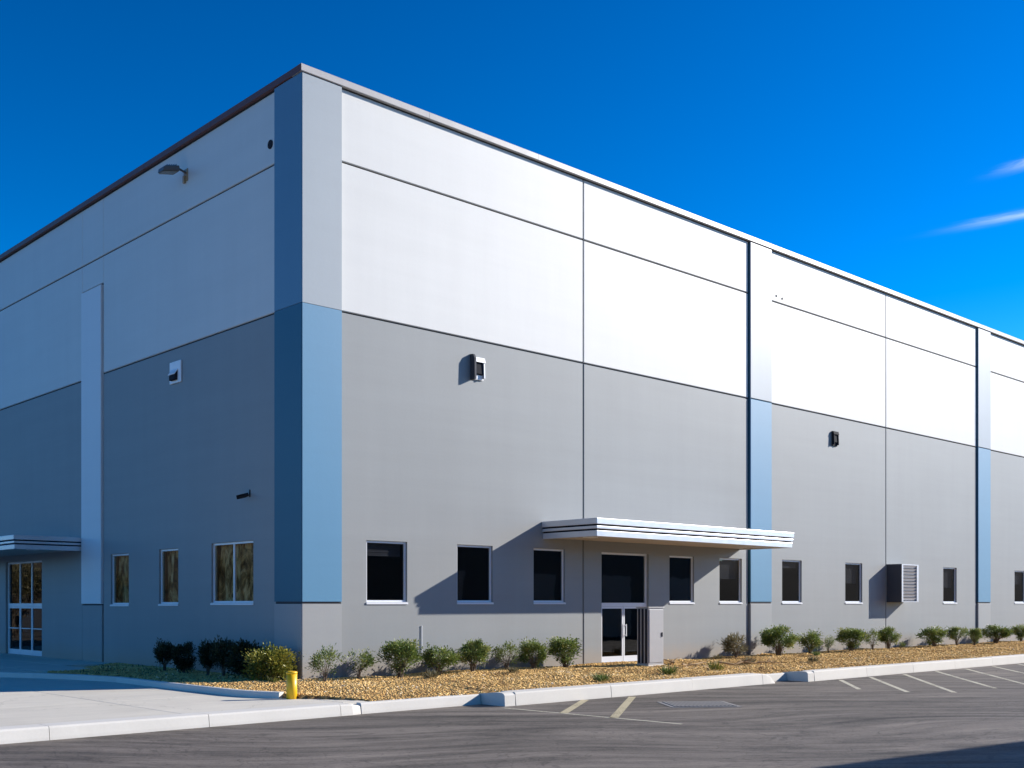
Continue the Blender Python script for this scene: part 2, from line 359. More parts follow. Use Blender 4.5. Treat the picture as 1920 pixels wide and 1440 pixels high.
# parking stripes (paint a few millimetres above the asphalt)
def stripe(p, q, w_=.11, mat='line'):
    p, q = Vector((*p, 0)), Vector((*q, 0)); d = (q-p).normalized(); s_ = Vector((-d.y, d.x, 0))*w_/2
    n_ = max(2, int((q-p).length/.5)); b_ = MB(); vs = []
    for k in range(n_+1):
        c_ = p + (q-p)*k/n_; vs += [(*(c_-s_).xy, ZA+.004), (*(c_+s_).xy, ZA+.004)]
    b_.add(vs, [(2*k, 2*k+2, 2*k+3, 2*k+1) for k in range(n_)])
    tag(b_.build('parking_stripe', M[mat]), kind='structure')
stripe((1.02, -6.40), (1.25, -11.2), .10)
stripe((3.85, -6.26), (1.12, -8.18), .18, 'cream'); stripe((5.35, -6.45), (1.16, -9.55), .18, 'cream')
for p, q in [((14.55,-6.75),(11.6,-9.05)), ((16.33,-6.75),(11.65,-10.4)), ((18.47,-6.75),(12.4,-11.3)), ((20.7,-6.75),(14.6,-11.4)), ((22.9,-6.75),(16.5,-11.5)), ((25.1,-6.75),(18.8,-11.5)),
             ((27.3,-6.75),(21.0,-11.5)), ((29.5,-6.75),(23.2,-11.5)), ((31.7,-6.75),(25.4,-11.5)), ((33.9,-6.75),(27.6,-11.5))]: stripe(p, q, .13)

# ------------------------------------------------------------------ kerbs
def kerb_profile(yf, yb, zt, zb=-.62):
    r = .035
    return [(yf-.03, zb), (yf-.012, ZA+.05), (yf+.012, zt-r), (yf+.012+r*.35, zt-r*.3), (yf+.012+r, zt), (yb-.01, zt), (yb, zt-.015), (yb, zb)]
def kerb_run(name, x0, x1, yf, yb, zt, step=3.05):
    k = struct(name); n_ = max(1, round((x1-x0)/step)); L_ = (x1-x0)/n_
    for i in range(n_):
        MB().prism(kerb_profile(yf + random.uniform(-.004,.004), yb, zt + random.uniform(-.004,.004)), 'x', x0+i*L_+.006, x0+(i+1)*L_-.006).build('kerb_section', M['kerb'], k)
    return k
kl = kerb_run('kerb', -38.0, -2.60, -5.45, -4.95, ZC+.012)
# tapering nose of the left kerb
b_ = MB()
pr0 = kerb_profile(-5.45, -4.95, ZC+.012); nose = []
for i, (xx, kz, ky) in enumerate([(-2.594, 1, 1), (-2.3, .97, .98), (-2.08, .80, .90), (-1.92, .45, .75), (-1.84, .05, .55)]):
    nose.append([(xx, -4.95 + (y_+4.95)*ky, ZA-.03 + (z_-ZA+.03)*kz if z_ > ZA else z_) for y_, z_ in pr0])
vs = [p for r_ in nose for p in r_]; n8 = len(pr0); fs = [tuple(range(n8))]
for i in range(4):
    for j in range(n8): fs.append((i*n8+j, i*n8+(j+1) % n8, (i+1)*n8+(j+1) % n8, (i+1)*n8+j))
fs.append(tuple(reversed(range(4*n8, 5*n8)))); b_.add(vs, fs); b_.build('kerb_section', M['kerb'], kl)
kerb_run('kerb', -2.05, 1.28, -5.40, -5.22, -.13)
km = kerb_run('kerb', 1.62, 11.30, -6.20, -5.70, -.06)
def end_piece(x0, x1, prof, par): MB().prism(prof, 'x', x0, x1).build('kerb_end', M['kerb'], par)
endp = [(-6.23,-.62),(-6.20,-.30),(-6.19,-.12),(-6.15,-.08),(-6.09,-.062),(-5.98,-.06),(-5.85,-.064),(-5.72,-.078),(-5.55,-.098),(-5.40,-.115),(-5.21,-.13),(-5.21,-.62)]
end_piece(1.29, 1.61, endp, km)
# sloped end of the middle kerb
b_ = MB(); pr1 = kerb_profile(-6.2, -5.7, -.06); rows = []
for xx, kz in [(11.306, 1), (11.5, .95), (11.7, .72), (11.86, .38), (11.95, .08)]:
    rows.append([(xx, y_, ZA-.03+(z_-ZA+.03)*kz if z_ > ZA else z_) for y_, z_ in pr1])
vs = [p for r_ in rows for p in r_]; fs = [tuple(range(n8))]
for i in range(4):
    for j in range(n8): fs.append((i*n8+j, i*n8+(j+1) % n8, (i+1)*n8+(j+1) % n8, (i+1)*n8+j))
fs.append(tuple(reversed(range(4*n8, 5*n8)))); b_.add(vs, fs); b_.build('kerb_end', M['kerb'], km)
kerb_run('kerb', 11.97, 13.16, -5.78, -5.6, -.13)
kr = kerb_run('kerb', 13.52, 62.0, -6.50, -6.10, -.06)
endq = [(-6.53,-.62),(-6.50,-.30),(-6.49,-.12),(-6.45,-.08),(-6.40,-.062),(-6.25,-.06),(-6.12,-.07),(-5.98,-.085),(-5.8,-.10),(-5.59,-.12),(-5.59,-.62)]
end_piece(13.18, 13.51, endq, kr)

# island kerb along the shaded side: a polyline in plan with a kerb section swept along it
ki = struct('island_kerb')
def swept_kerb(path, w_, zt, zb, par, cut=3.0):
    pts = [Vector((x, y, 0)) for x, y in path]
    fine = []
    for i in range(len(pts)-1):
        n_ = max(1, int((pts[i+1]-pts[i]).length/.75))
        fine += [pts[i] + (pts[i+1]-pts[i])*k/n_ for k in range(n_)]
    fine.append(pts[-1]); prof = [(0, zb), (.012, zt-.03), (.022, zt-.009), (.045, zt), (w_-.01, zt), (w_, zt-.012), (w_, zb)]
    def ring(i):
        d = (fine[min(i+1, len(fine)-1)] - fine[max(i-1, 0)]).normalized(); nn = Vector((d.y, -d.x, 0))
        return [fine[i] + nn*a_ + Vector((0, 0, z_)) for a_, z_ in prof]
    i = 0; k = len(prof)
    while i < len(fine)-1:
        j = i
        while j < len(fine)-1 and (fine[j]-fine[i]).length < cut: j += 1
        vs = [p for q in range(i, j+1) for p in ring(q)]; fs = [tuple(range(k)), tuple(reversed(range((j-i)*k, (j-i+1)*k)))]
        for q in range(j-i):
            for t in range(k): fs.append((q*k+t, q*k+(t+1) % k, (q+1)*k+(t+1) % k, (q+1)*k+t))
        MB().add(vs, fs).build('kerb_section', M['kerb'], par); i = j
# outer face is to the left of the walking direction (-X side when walking +Y)
swept_kerb([(-2.66,-3.18),(-2.93,-2.5),(-3.05,-1.8),(-3.07,1.3),(-3.07,4.2),(-3.45,5.9),(-4.05,7.4),(-4.75,8.8),(-5.5,11.2),(-6.2,14.2),(-6.3,20),(-6.3,26)], .18, .0, -.4, ki)

# ------------------------------------------------------------------ soil bed and gravel
def yfront(x):
    if x < -1.6: return -4.72
    if x < 1.36: return -5.28
    if x < 11.9: return -5.75
    if x < 13.25: return -5.66
    return -6.2
def xleft(y):
    """left border of the island bed (a little under the kerb)"""
    P_ = [(-4.75,-1.68),(-4.10,-2.0),(-3.55,-2.32),(-3.05,-2.62),(-2.5,-2.83),(-1.8,-2.96),(4.2,-2.98),(5.9,-3.35),(7.4,-3.95),(8.5,-4.4)]
    for (a_, b_), (c_, d_) in zip(P_, P_[1:]):
        if y <= c_: return .05 + b_ + (d_-b_)*max(0, (y-a_))/(c_-a_)
    return -4.4
def inside(x, y):
    if y > -.02:
        if x > -.02 or y > 11.15: return False
        if y > 8.25: return x > -2.9 + (y-8.25)*.95 and x > -1.68
        return x > xleft(y) and (x > -3.3 or y < 5.5 or x > -3.2)
    if x < 0: return x > xleft(y) and y > yfront(x)
    return x < 61 and y > yfront(x)
_ph = rng.uniform(0, 6.28, 12)
def soil_z(x, y):
    h = .022*(np.sin(.9*x+_ph[0])*np.cos(.8*y+_ph[1]) + np.sin(1.9*x+1.3*y+_ph[2])*.7 + np.sin(3.7*x-2.9*y+_ph[3])*.4)
    e = np.clip(-y/5.5, 0, 1)
    z = .0 - .085*e**1.5 + h*np.clip(1.2-abs(e-.45), 0, 1)
    dg = np.where((x > -3) & (x < 1.6), np.clip((-y-3.9)/1.3, 0, 1)*.7, np.where((x > 11.2) & (x < 13.4), np.clip((-y-4.4)/1.2, 0, 1)*.6, 0))
    z = z - dg*.085
    z = np.where((y > -.1), -.015 + h*.7, z)
    return z
st = .16
cells = {}
xs = np.arange(-4.6, 61, st); ys = np.arange(-6.3, 11.3, st)
sv = []; sf = []; idx = {}
def sid(i, j):
    if (i, j) not in idx:
        x, y = xs[i], ys[j]; idx[(i, j)] = len(sv); sv.append((x, y, float(soil_z(x, y))))
    return idx[(i, j)]
for i in range(len(xs)-1):
    for j in range(len(ys)-1):
        if inside(xs[i]+st/2, ys[j]+st/2): sf.append((sid(i,j), sid(i+1,j), sid(i+1,j+1), sid(i,j+1)))
ec = {}
for f_ in sf:
    for k in range(4): e_ = (f_[k], f_[(k+1) % 4]); ec[tuple(sorted(e_))] = ec.get(tuple(sorted(e_)), []) + [e_]
for es in list(ec.values()):
    if len(es) == 1:
        a_, b2 = es[0]; o_ = len(sv); sv += [(*sv[a_][:2], -.45), (*sv[b2][:2], -.45)]; sf.append((b2, a_, o_, o_+1))
sm = bpy.data.meshes.new('soil_bed'); sm.from_pydata(sv, [], sf); sm.materials.append(M['soil']); sm.polygons.foreach_set('use_smooth', [True]*len(sf))
tag(link('soil_bed', sm), kind='structure')

def scatter(name, n_try, smin, smax, dens):
    px = rng.uniform(-4.5, 60, n_try); py = rng.uniform(-6.3, 11, n_try); keep = rng.uniform(0, 1, n_try)
    P_ = np.array([(x, y) for x, y, k in zip(px, py, keep) if inside(x, y) and k < dens(x, y)])
    n_ = len(P_); z = soil_z(P_[:,0], P_[:,1])
    base = np.array([(1,0,0),(-1,0,0),(0,1,0),(0,-1,0),(0,0,1),(0,0,-1)], float)
    tri = np.array([(0,2,4),(2,1,4),(1,3,4),(3,0,4),(2,0,5),(1,2,5),(3,1,5),(0,3,5)])
    s_ = rng.uniform(smin, smax, n_)**1.0; V = base[None] * (s_[:,None,None]*rng.uniform(.65, 1.25, (n_,6,1)))
    V *= np.stack([rng.uniform(.8,2.1,n_), rng.uniform(.7,1.1,n_), rng.uniform(.45,.8,n_)], 1)[:,None,:]
    V += rng.normal(0, .12, V.shape)*s_[:,None,None]
    a_ = rng.uniform(0, 6.28, n_); ca, sa = np.cos(a_)[:,None], np.sin(a_)[:,None]
    X = V[:,:,0]*ca - V[:,:,1]*sa; Y = V[:,:,0]*sa + V[:,:,1]*ca
    t_ = rng.normal(0, .35, n_)[:,None]; Z = V[:,:,2] + t_*X*.7
    V = np.stack([X + P_[:,0:1], Y + P_[:,1:2], Z + (z + s_*.22)[:,None]], 2).reshape(-1, 3)
    F = (tri[None] + (np.arange(n_)*6)[:,None,None]).reshape(-1, 3)
    me = bpy.data.meshes.new(name); me.vertices.add(len(V)); me.vertices.foreach_set('co', V.ravel())
    me.loops.add(F.size); me.loops.foreach_set('vertex_index', F.ravel().astype(np.int32))
    me.polygons.add(len(F)); me.polygons.foreach_set('loop_start', np.arange(0, F.size, 3, dtype=np.int32))
    at_ = me.attributes.new('tone', 'FLOAT', 'POINT'); at_.data.foreach_set('value', np.repeat(np.clip(rng.normal(.5, .2, n_) + .16*np.sin(P_[:,0]*1.3+2*np.sin(P_[:,1]*1.9))*np.sin(P_[:,1]*2.1+P_[:,0]*.4), 0, 1), 6).astype(np.float32))
    me.materials.append(M['stone']); me.update(); me.validate()
    o = link(name, me); o['kind'] = 'stuff'; return o
scatter('gravel', 430000, .010, .036, lambda x, y: 1.0 if x < 14 else .55 if x < 34 else .3)

# ------------------------------------------------------------------ the warehouse
B = thing('warehouse', 'large white and grey tilt-up concrete warehouse with blue corner pilasters', 'warehouse', (0, 0, 0))
TH = .20
def wall_panel(face, a0, a1, z0, z1, mat, off=0, holes=(), name='wall_panel', par=B, th=TH, ch=.018):
    """concrete panel with rectangular openings; a runs along the facade, off is how far its face stands proud"""
    def P(a_, d, z_): return (a_, d, z_) if face == 'R' else (d, a_, z_)
    hs_ = [(max(a0, h0), min(a1, h1), max(z0, q0), min(z1, q1)) for h0, h1, q0, q1 in holes if h1 > a0 and h0 < a1 and q1 > z0 and q0 < z1]
    A = sorted({a0+ch, a1-ch, *[h[0] for h in hs_], *[h[1] for h in hs_]}); Z = sorted({z0+ch, z1-ch, *[h[2] for h in hs_], *[h[3] for h in hs_]})
    b_ = MB(); f0, f1 = -off, -off+th
    def isin(x, y): return any(h[0] < x < h[1] and h[2] < y < h[3] for h in hs_)
    for i in range(len(A)-1):
        for j in range(len(Z)-1):
            if isin((A[i]+A[i+1])/2, (Z[j]+Z[j+1])/2): continue
            for d in (f0, f1): b_.add([P(A[i],d,Z[j]), P(A[i+1],d,Z[j]), P(A[i+1],d,Z[j+1]), P(A[i],d,Z[j+1])], [(0,1,2,3)])
    for h in hs_:
        q = [(h[0],h[2]),(h[1],h[2]),(h[1],h[3]),(h[0],h[3])]
        for k in range(4):
            p, r_ = q[k], q[(k+1) % 4]
            b_.add([P(p[0],f0,p[1]), P(r_[0],f0,r_[1]), P(r_[0],f1,r_[1]), P(p[0],f1,p[1])], [(0,1,2,3)])
    o4 = [(a0,z0),(a1,z0),(a1,z1),(a0,z1)]; i4 = [(a0+ch,z0+ch),(a1-ch,z0+ch),(a1-ch,z1-ch),(a0+ch,z1-ch)]
    for k in range(4):
        p, r_, pi, ri = o4[k], o4[(k+1) % 4], i4[k], i4[(k+1) % 4]
        b_.add([P(pi[0],f0,pi[1]), P(ri[0],f0,ri[1]), P(r_[0],f0+ch,r_[1]), P(p[0],f0+ch,p[1])], [(0,1,2,3)])
        b_.add([P(p[0],f0+ch,p[1]), P(r_[0],f0+ch,r_[1]), P(r_[0],f1,r_[1]), P(p[0],f1,p[1])], [(0,1,2,3)])
        b_.add([P(p[0],f1,p[1]), P(r_[0],f1,r_[1]), P(ri[0],f1,ri[1]), P(pi[0],f1,pi[1])], [(0,1,2,3)])
    return b_.build(name, mat, par)

ZB, ZM, ZT, ZTOP, J = -.5, 9.62, 13.56, 15.48, .022
winR = [(1.99,3.37,1.97,3.64),(5.18,6.56,1.97,3.64),(8.25,9.63,1.97,3.64),(14.83,16.21,1.97,3.60),(17.71,19.09,1.97,3.60),(21.75,23.13,1.97,3.64),(26.42,27.80,1.97,3.64),(35.20,36.58,1.97,3.64),(43.15,44.53,1.97,3.64),(52.0,53.4,1.97,3.64)]
doorR = (11.34, 13.72, .0, 3.62)
holesR = winR + [doorR]
winL = [(10.16, 11.53, 1.90, 3.56), (6.78, 8.04, 1.92, 3.60), (2.44, 4.76, 1.95, 3.66)]
doorL = (17.5, 21.24, -.03, 3.54)
holesL = winL + [doorL]
rowsZ = [(ZB, ZM-J, 'grey'), (ZM+J, ZT-J, 'white'), (ZT+J, ZTOP, 'white')]
for a0, a1 in [(1.16,10.46),(10.50,19.49),(20.96,29.78),(29.82,38.69),(40.16,48.98),(49.02,57.9)]:
    for z0, z1, mn in rowsZ: wall_panel('R', a0, a1, z0, z1, M[mn], 0, holesR)
for a0, a1 in [(1.25,12.10),(13.84,25.2),(25.24,38.0)]:
    for z0, z1, mn in rowsZ: wall_panel('L', a0, a1, z0, z1, M[mn], 0, holesL)
# white strip on the shaded side
wall_panel('L', 12.19, 13.80, ZB, 1.88, M['grey'], .02); o = wall_panel('L', 12.19, 13.80, 1.92, 12.61, M['bright_white'], .06, name='pilaster'); o['label'] = 'white painted strip beside the shaded entrance'
wall_panel('L', 12.105, 13.835, 12.66, ZT-J, M['white']); wall_panel('L', 12.105, 13.835, ZT+J, ZTOP, M['white'])
# pilasters
PO = .085
def pilaster(a0, a1):
    wall_panel('R', a0, a1, ZB, 1.93, M['light_grey'], PO, name='pilaster', th=TH+PO)
    wall_panel('R', a0, a1, 1.99, ZM-.012, M['blue'], PO, name='pilaster', th=TH+PO)['label'] = 'blue middle of a pilaster'
    wall_panel('R', a0, a1, ZM+.012, ZTOP, M['slate'], PO, name='pilaster', th=TH+PO)['label'] = 'pale slate top of a pilaster'
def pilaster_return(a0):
    MB().box((a0-.006, -PO+.02, 1.99), (a0-.0005, .10, ZTOP)).build('pilaster_return', M['darker_blue'], B)  # thin darker blue slip over the left side of the pilaster
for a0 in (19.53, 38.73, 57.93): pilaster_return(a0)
for a0, a1 in ((19.53,20.93),(38.73,40.13),(57.93,59.33)): pilaster(a0, a1)
# corner pilaster: L-shaped blocks
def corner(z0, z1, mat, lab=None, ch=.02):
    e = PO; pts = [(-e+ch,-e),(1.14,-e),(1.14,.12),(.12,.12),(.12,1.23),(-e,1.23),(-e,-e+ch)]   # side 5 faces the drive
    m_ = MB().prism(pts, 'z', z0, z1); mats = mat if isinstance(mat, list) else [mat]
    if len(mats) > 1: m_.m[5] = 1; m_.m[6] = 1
    o = m_.build('corner_pilaster', mats, B)
    if lab: o['label'] = lab
corner(ZB, 1.93, M['light_grey']); corner(1.99, ZM-.006, [M['blue'], M['darker_blue']], 'blue middle of the corner pilaster'); corner(ZM+.006, ZTOP, [M['slate'], M['darker_slate']], 'pale slate top of the corner pilaster')
# sealant seen at the bottom of the joints
b_ = MB()
def seal(face, a0, a1, z0, z1, d0=.045, d1=.17):
    b_.box((a0, d0, z0), (a1, d1, z1)) if face == 'R' else b_.box((d0, a0, z0), (d1, a1, z1))
for a_ in (1.15, 10.48, 19.51, 20.945, 29.80, 38.71, 40.145, 49.0, 57.915): seal('R', a_-.03 if a_ not in (1.15,) else a_-.012, a_+.025, ZB, ZTOP-.01)
for z_ in (ZM, ZT): seal('R', 1.2, 57.9, z_-.03, z_+.03, .05, .165)
for a_, z1 in ((1.24, ZTOP-.01), (12.145, ZTOP-.01), (13.82, ZTOP-.01), (25.22, ZTOP-.01)): seal('L', a_-.055 if a_ == 12.145 else a_-.012, a_+.055 if a_ == 12.145 else a_+.02, ZB, z1)
for z_, a0, a1 in ((ZM, 1.27, 12.1), (ZM, 13.85, 38), (ZT, 1.27, 12.1), (ZT, 12.2, 13.79), (ZT, 13.85, 38), (12.635, 12.2, 13.79), (1.90, 12.2, 13.79)): seal('L', a0, a1, z_-.03, z_+.03, .05, .165)
for a0, a1 in ((19.55,20.91),(38.75,40.11),(57.95,59.31)): seal('R', a0, a1, 1.91, 2.01, -.05, .15)
b_.box((-.05,-.05,1.91),(1.12,.10,2.01)); b_.box((-.05,.11,1.91),(.10,1.21,2.01))
b_.build('joint_sealant', M['joint'], B)
# parapet coping
def coping(name, pts, mat): return MB().prism(pts[0], pts[1], pts[2], pts[3]).build(name, mat, B)
prof = [(-.11,15.495),(-.122,15.51),(-.122,15.675),(-.10,15.69),(.34,15.665),(.34,15.495)]
n_c = 14
for i in range(n_c):
    x0, x1 = (-.122 if i == 0 else -.2+i*4.27), -.2+(i+1)*4.27-.008
    MB().prism(prof, 'x', x0, x1).build('coping', M['coping'], B)
for i in range(9):
    y0, y1 = (.348 if i == 0 else .33+i*4.27), .33+(i+1)*4.27-.008
    MB().prism(prof, 'y', y0, y1).build('coping', M['coping_brown'], B)['label'] = 'dark brown coping on the wall facing the drive'
o = MB().box((-.128,-.118,15.497),(-.1225,.346,15.674)).build('coping', M['coping_brown'], B)
b_ = MB(); b_.box((-.03,-.03,15.48),(59.3,.2,15.50)); b_.box((-.03,.201,15.48),(.2,38,15.50)); b_.build('flashing', M['joint'], B)
# far walls, roof, inside
b_ = MB(); b_.box((59.0,.25,-.5),(59.25,38,15.45)); b_.box((.25,38.05,-.5),(59.3,38.3,15.45)); b_.build('rear_wall', M['grey'], B)
MB().box((.21,.21,14.7),(58.95,38.0,14.9)).build('roof', M['roof'], B)
b_ = MB(); b_.box((.25,.25,-.3),(58.9,37.9,-.02)); b_.box((7.2,.3,-.0),(7.35,9.0,5.0)); b_.box((.3,9.0,.0),(58,9.2,5.0)); b_.box((.3,.3,4.4),(58,8.98,4.55)); b_.box((9.2,9.3,0),(9.4,37,5)); b_.box((.3,9.25,4.4),(9.15,37,4.55)); b_.build('interior', M['interior'], B)

# windows
def window(face, hole, glassm, mull=(), trans=(), blind=None, name='window', fr=.06, sill=True, dep=.06):
    a0, a1, z0, z1 = hole; b_ = MB(); d0, d1 = dep, dep+.07
    def bx(m_, p0, p1, q0, q1, e0, e1): m_.box((p0,e0,q0),(p1,e1,q1)) if face == 'R' else m_.box((e0,p0,q0),(e1,p1,q1))
    g_ = .004
    bx(b_, a0+g_, a0+fr, z0+g_, z1-g_, d0, d1); bx(b_, a1-fr, a1-g_, z0+g_, z1-g_, d0, d1)
    bx(b_, a0+fr+.001, a1-fr-.001, z1-fr, z1-g_, d0+.003, d1); bx(b_, a0+fr+.001, a1-fr-.001, z0+g_, z0+fr, d0+.003, d1)
    w_ = b_.build(name, M['trim'], B)
    for m0 in mull:
        c = MB(); bx(c, m0-.03, m0+.03, z0+fr+.002, z1-fr-.002, d0+.006, d1-.003); c.build('mullion', M['trim'], w_)
    for t0 in trans:
        ed = [a0+fr] + [m_ for m_ in mull] + [a1-fr]
        for e0, e1 in zip(ed, ed[1:]):
            c = MB(); bx(c, e0+(.032 if e0 in mull else .002), e1-(.032 if e1 in mull else .002), t0-.04, t0+.04, d0+.004, d1-.002); c.build('transom', M['trim'], w_)
    As = [a0+fr] + list(mull) + [a1-fr]; Zs = [z0+fr] + list(trans) + [z1-fr]
    for i in range(len(As)-1):
        for j in range(len(Zs)-1):
            c = MB(); bx(c, As[i]+.002, As[i+1]-.002, Zs[j]+.002, Zs[j+1]-.002, d0+.032, d0+.040); c.build('pane', glassm, w_)
    if sill:
        c = MB()
        bx(c, a0-.012, a1+.012, z0-.052, z0-.003, -.03, -.003); bx(c, a0+.005, a1-.005, z0-.003+.004, z0+.012, -.002, d0-.002); c.build('sill', M['trim'], w_)
    if blind == 'curtain':
        c = MB(); n_ = int((a1-a0)*26); vs = []
        for k in range(n_+1):
            a_ = a0-.1 + (a1-a0+.2)*k/n_; s0 = .05*math.sin(k*1.15+a0) + .03*math.sin(k*.41+1+a0*2)
            for q, z_ in enumerate((z0-.2, z0+(z1-z0)*.35, z0+(z1-z0)*.7, z1+.1)):
                dd = .33 + s0*(1.3-.25*q)*1.1; vs.append((a_+.03*math.sin(q*1.3+k*.3), dd, z_) if face == 'R' else (dd, a_+.05*math.sin(q*1.3+k*.3+a0), z_))
        c.add(vs, [(4*k+q, 4*k+4+q, 4*k+5+q, 4*k+1+q) for k in range(n_) for q in range(3)]); c.build('curtain', M['curtain'], w_, True)
    elif blind:
        c = MB(); zb = z1-(z1-z0)*blind
        k = 0
        z_ = z1-.06
        while z_ > zb:
            bx(c, a0+.08, a1-.08, z_-.045, z_, .22+.012*(k % 2), .235+.012*(k % 2)); z_ -= .05; k += 1
        c.build('blind', M['blind'], w_)
    return w_
for i, h in enumerate(winR):
    window('R', h, M['glass'], blind=[.22, None, None, None, .45, .18, .5, .55, .4, .3][i])
for i, h in enumerate(winL): window('L', h, M['glass_clear'], mull=(3.60,) if i == 2 else (), blind='curtain')
d = window('R', doorR, M['glass'], mull=(), trans=(), name='entrance_frame', sill=False, fr=.07) if False else None

# entrances (frame > leaf, pane, transom)
def entrance(face, hole, cols, zt, glassm, lab):
    a0, a1, z0, z1 = hole; fr = .07; d0, d1 = .09, .17
    def bx(m_, p0, p1, q0, q1, e0, e1): m_.box((p0,e0,q0),(p1,e1,q1)) if face == 'R' else m_.box((e0,p0,q0),(e1,p1,q1))
    b_ = MB(); bx(b_, a0+.004, a0+fr, z0+.004, z1-.004, d0, d1); bx(b_, a1-fr, a1-.004, z0+.004, z1-.004, d0, d1); bx(b_, a0+fr, a1-fr, z1-fr, z1-.004, d0+.003, d1-.003)
    bx(b_, a0+fr, a1-fr, zt-.06, zt+.06, d0-.005, d1-.004); bx(b_, a0+fr, a1-fr, z0+.004, z0+.03, d0+.003, d1-.003)
    w_ = b_.build('entrance_frame', M['trim'], B); w_['label'] = lab
    upper = cols if face == 'L' else [cols[0], cols[-1]]
    for e0, e1 in zip(upper, upper[1:]):
        c = MB(); bx(c, e0+fr*.5, e1-fr*.5, zt+.062, z1-fr-.002, d0+.035, d0+.043); c.build('pane', glassm, w_)
    if face == 'L':
        for e_ in cols[1:-1]:
            c = MB(); bx(c, e_-.035, e_+.035, zt+.061, z1-fr-.001, d0+.004, d1-.006); c.build('mullion', M['trim'], w_)
    for e0, e1 in zip(cols, cols[1:]):
        c = MB(); s_ = .055; p0, p1 = e0+.012, e1-.012
        bx(c, p0, p0+s_, z0+.032, zt-.063, d0+.01, d1-.012); bx(c, p1-s_, p1, z0+.032, zt-.063, d0+.01, d1-.012)
        bx(c, p0+s_, p1-s_, z0+.032, z0+.20, d0+.012, d1-.014); bx(c, p0+s_, p1-s_, zt-.13, zt-.063, d0+.012, d1-.014); c.build('door_leaf', M['trim'], w_)
        c = MB(); bx(c, p0+s_-.004, p1-s_+.004, z0+.199, zt-.129, d0+.035, d0+.043); c.build('pane', glassm, w_)
        if face == 'R':
            c = MB(); hx = p1-s_-.03 if e0 == cols[0] else p0+s_+.01
            bx(c, hx, hx+.022, z0+.85, z0+1.25, d0-.055, d0-.03); bx(c, hx, hx+.022, z0+.87, z0+.90, d0-.03, d0+.03); bx(c, hx, hx+.022, z0+1.20, z0+1.23, d0-.03, d0+.03); c.build('pull_handle', M['trim'], w_); continue
        c = MB(); q0, q1 = (p0+s_, p1-s_); bx(c, q0+.01, q1-.01, z0+1.0, z0+1.035, d0-.05, d0-.02); bx(c, q0+.01, q0+.05, z0+1.005, z0+1.03, d0-.02, d0+.03); bx(c, q1-.05, q1-.01, z0+1.005, z0+1.03, d0-.02, d0+.03); c.build('push_bar', M['trim'], w_)
    return w_
entrance('R', doorR, [11.41, 12.53, 13.65], 1.90, M['glass'], 'white framed glass double door with one large pane above')
entrance('L', doorL, [17.57, 18.76, 19.97, 21.17], 1.88, M['glass'], 'three-leaf glazed entrance on the shaded side')

# entrance canopies
def canopy(face, a0, a1, dep, zb, zt, lab):
    b_ = MB()
    def bx(m_, p0, p1, q0, q1, e0, e1): m_.box((p0,-e0,q0),(p1,-e1,q1)) if face == 'R' else m_.box((-e0,p0,q0),(-e1,p1,q1))
    bx(b_, a0+.07, a1-.07, zb+.07, zt-.03, .003, dep-.07); root = b_.build('entrance_canopy', M['dark'], B); root['label'] = lab
    H_ = (zt-zb); hs3 = [(zb, zb+H_*.33), (zb+H_*.42, zb+H_*.58), (zb+H_*.67, zt)]
    for k, (q0, q1) in enumerate(hs3):
        i_ = .0 if k == 2 else .022 if k == 1 else .045
        def P(a_, d_, z_): return (a_, -d_, z_) if face == 'R' else (-d_, a_, z_)
        o_ = [(a0+i_, .004), (a0+i_, dep-i_), (a1-i_, dep-i_), (a1-i_, .004)]; n_ = [(a0+i_+.05, .004), (a0+i_+.05, dep-i_-.05), (a1-i_-.05, dep-i_-.05), (a1-i_-.05, .004)]
        vs = [P(*p, q0) for p in o_] + [P(*p, q1) for p in o_] + [P(*p, q0) for p in n_] + [P(*p, q1) for p in n_]; fs = []
        for e in range(3): fs += [(e, e+1, e+5, e+4), (e+8, e+9, e+13, e+12), (e, e+1, e+9, e+8), (e+4, e+5, e+13, e+12)]
        fs += [(0, 4, 12, 8), (3, 7, 15, 11)]
        bev(MB().add(vs, fs).build('fascia_band', M['alu'], root), .012)
    n_ = 6
    for k in range(n_):
        c = MB(); p0 = a0+.1+(a1-a0-.2)*k/n_; p1 = a0+.1+(a1-a0-.2)*(k+1)/n_-.012; bx(c, p0, p1, zb+.04, zb+.068, .01, dep-.1); c.build('soffit_panel', M['soffit'], root)
    c = MB(); bx(c, a0+.052, a1-.052, zt-.028, zt-.012, .005, dep-.052); c.build('canopy_roof', M['alu'], root)
    c = MB(); bx(c, a0+.5, a0+.85, zb+.012, zb+.038, dep*.55, dep*.55+.3); c.build('soffit_light', M['pipe'], root)
canopy('R', 8.60, 19.0, 2.30, 3.92, 4.46, 'flat ribbed metal canopy over the sunlit entrance')
canopy('L', 13.86, 25.0, 2.30, 3.75, 4.22, 'flat ribbed metal canopy over the shaded entrance')

# little lifting inserts left open in the far white panel
for u_, z_ in ((21.35, 13.75), (21.75, 13.72), (20.6, 15.1)):
    MB().tube([(u_, -.012, z_+.05), (u_, .01, z_+.05)], .045, 8).build('lifting_insert', M['dark'], B)
MB().tube([(-.02, 1.56, 14.14), (.03, 1.56, 14.14)], .12, 14).build('overflow_outlet', M['dark'], B)['label'] = 'dark round overflow outlet high on the shaded wall'

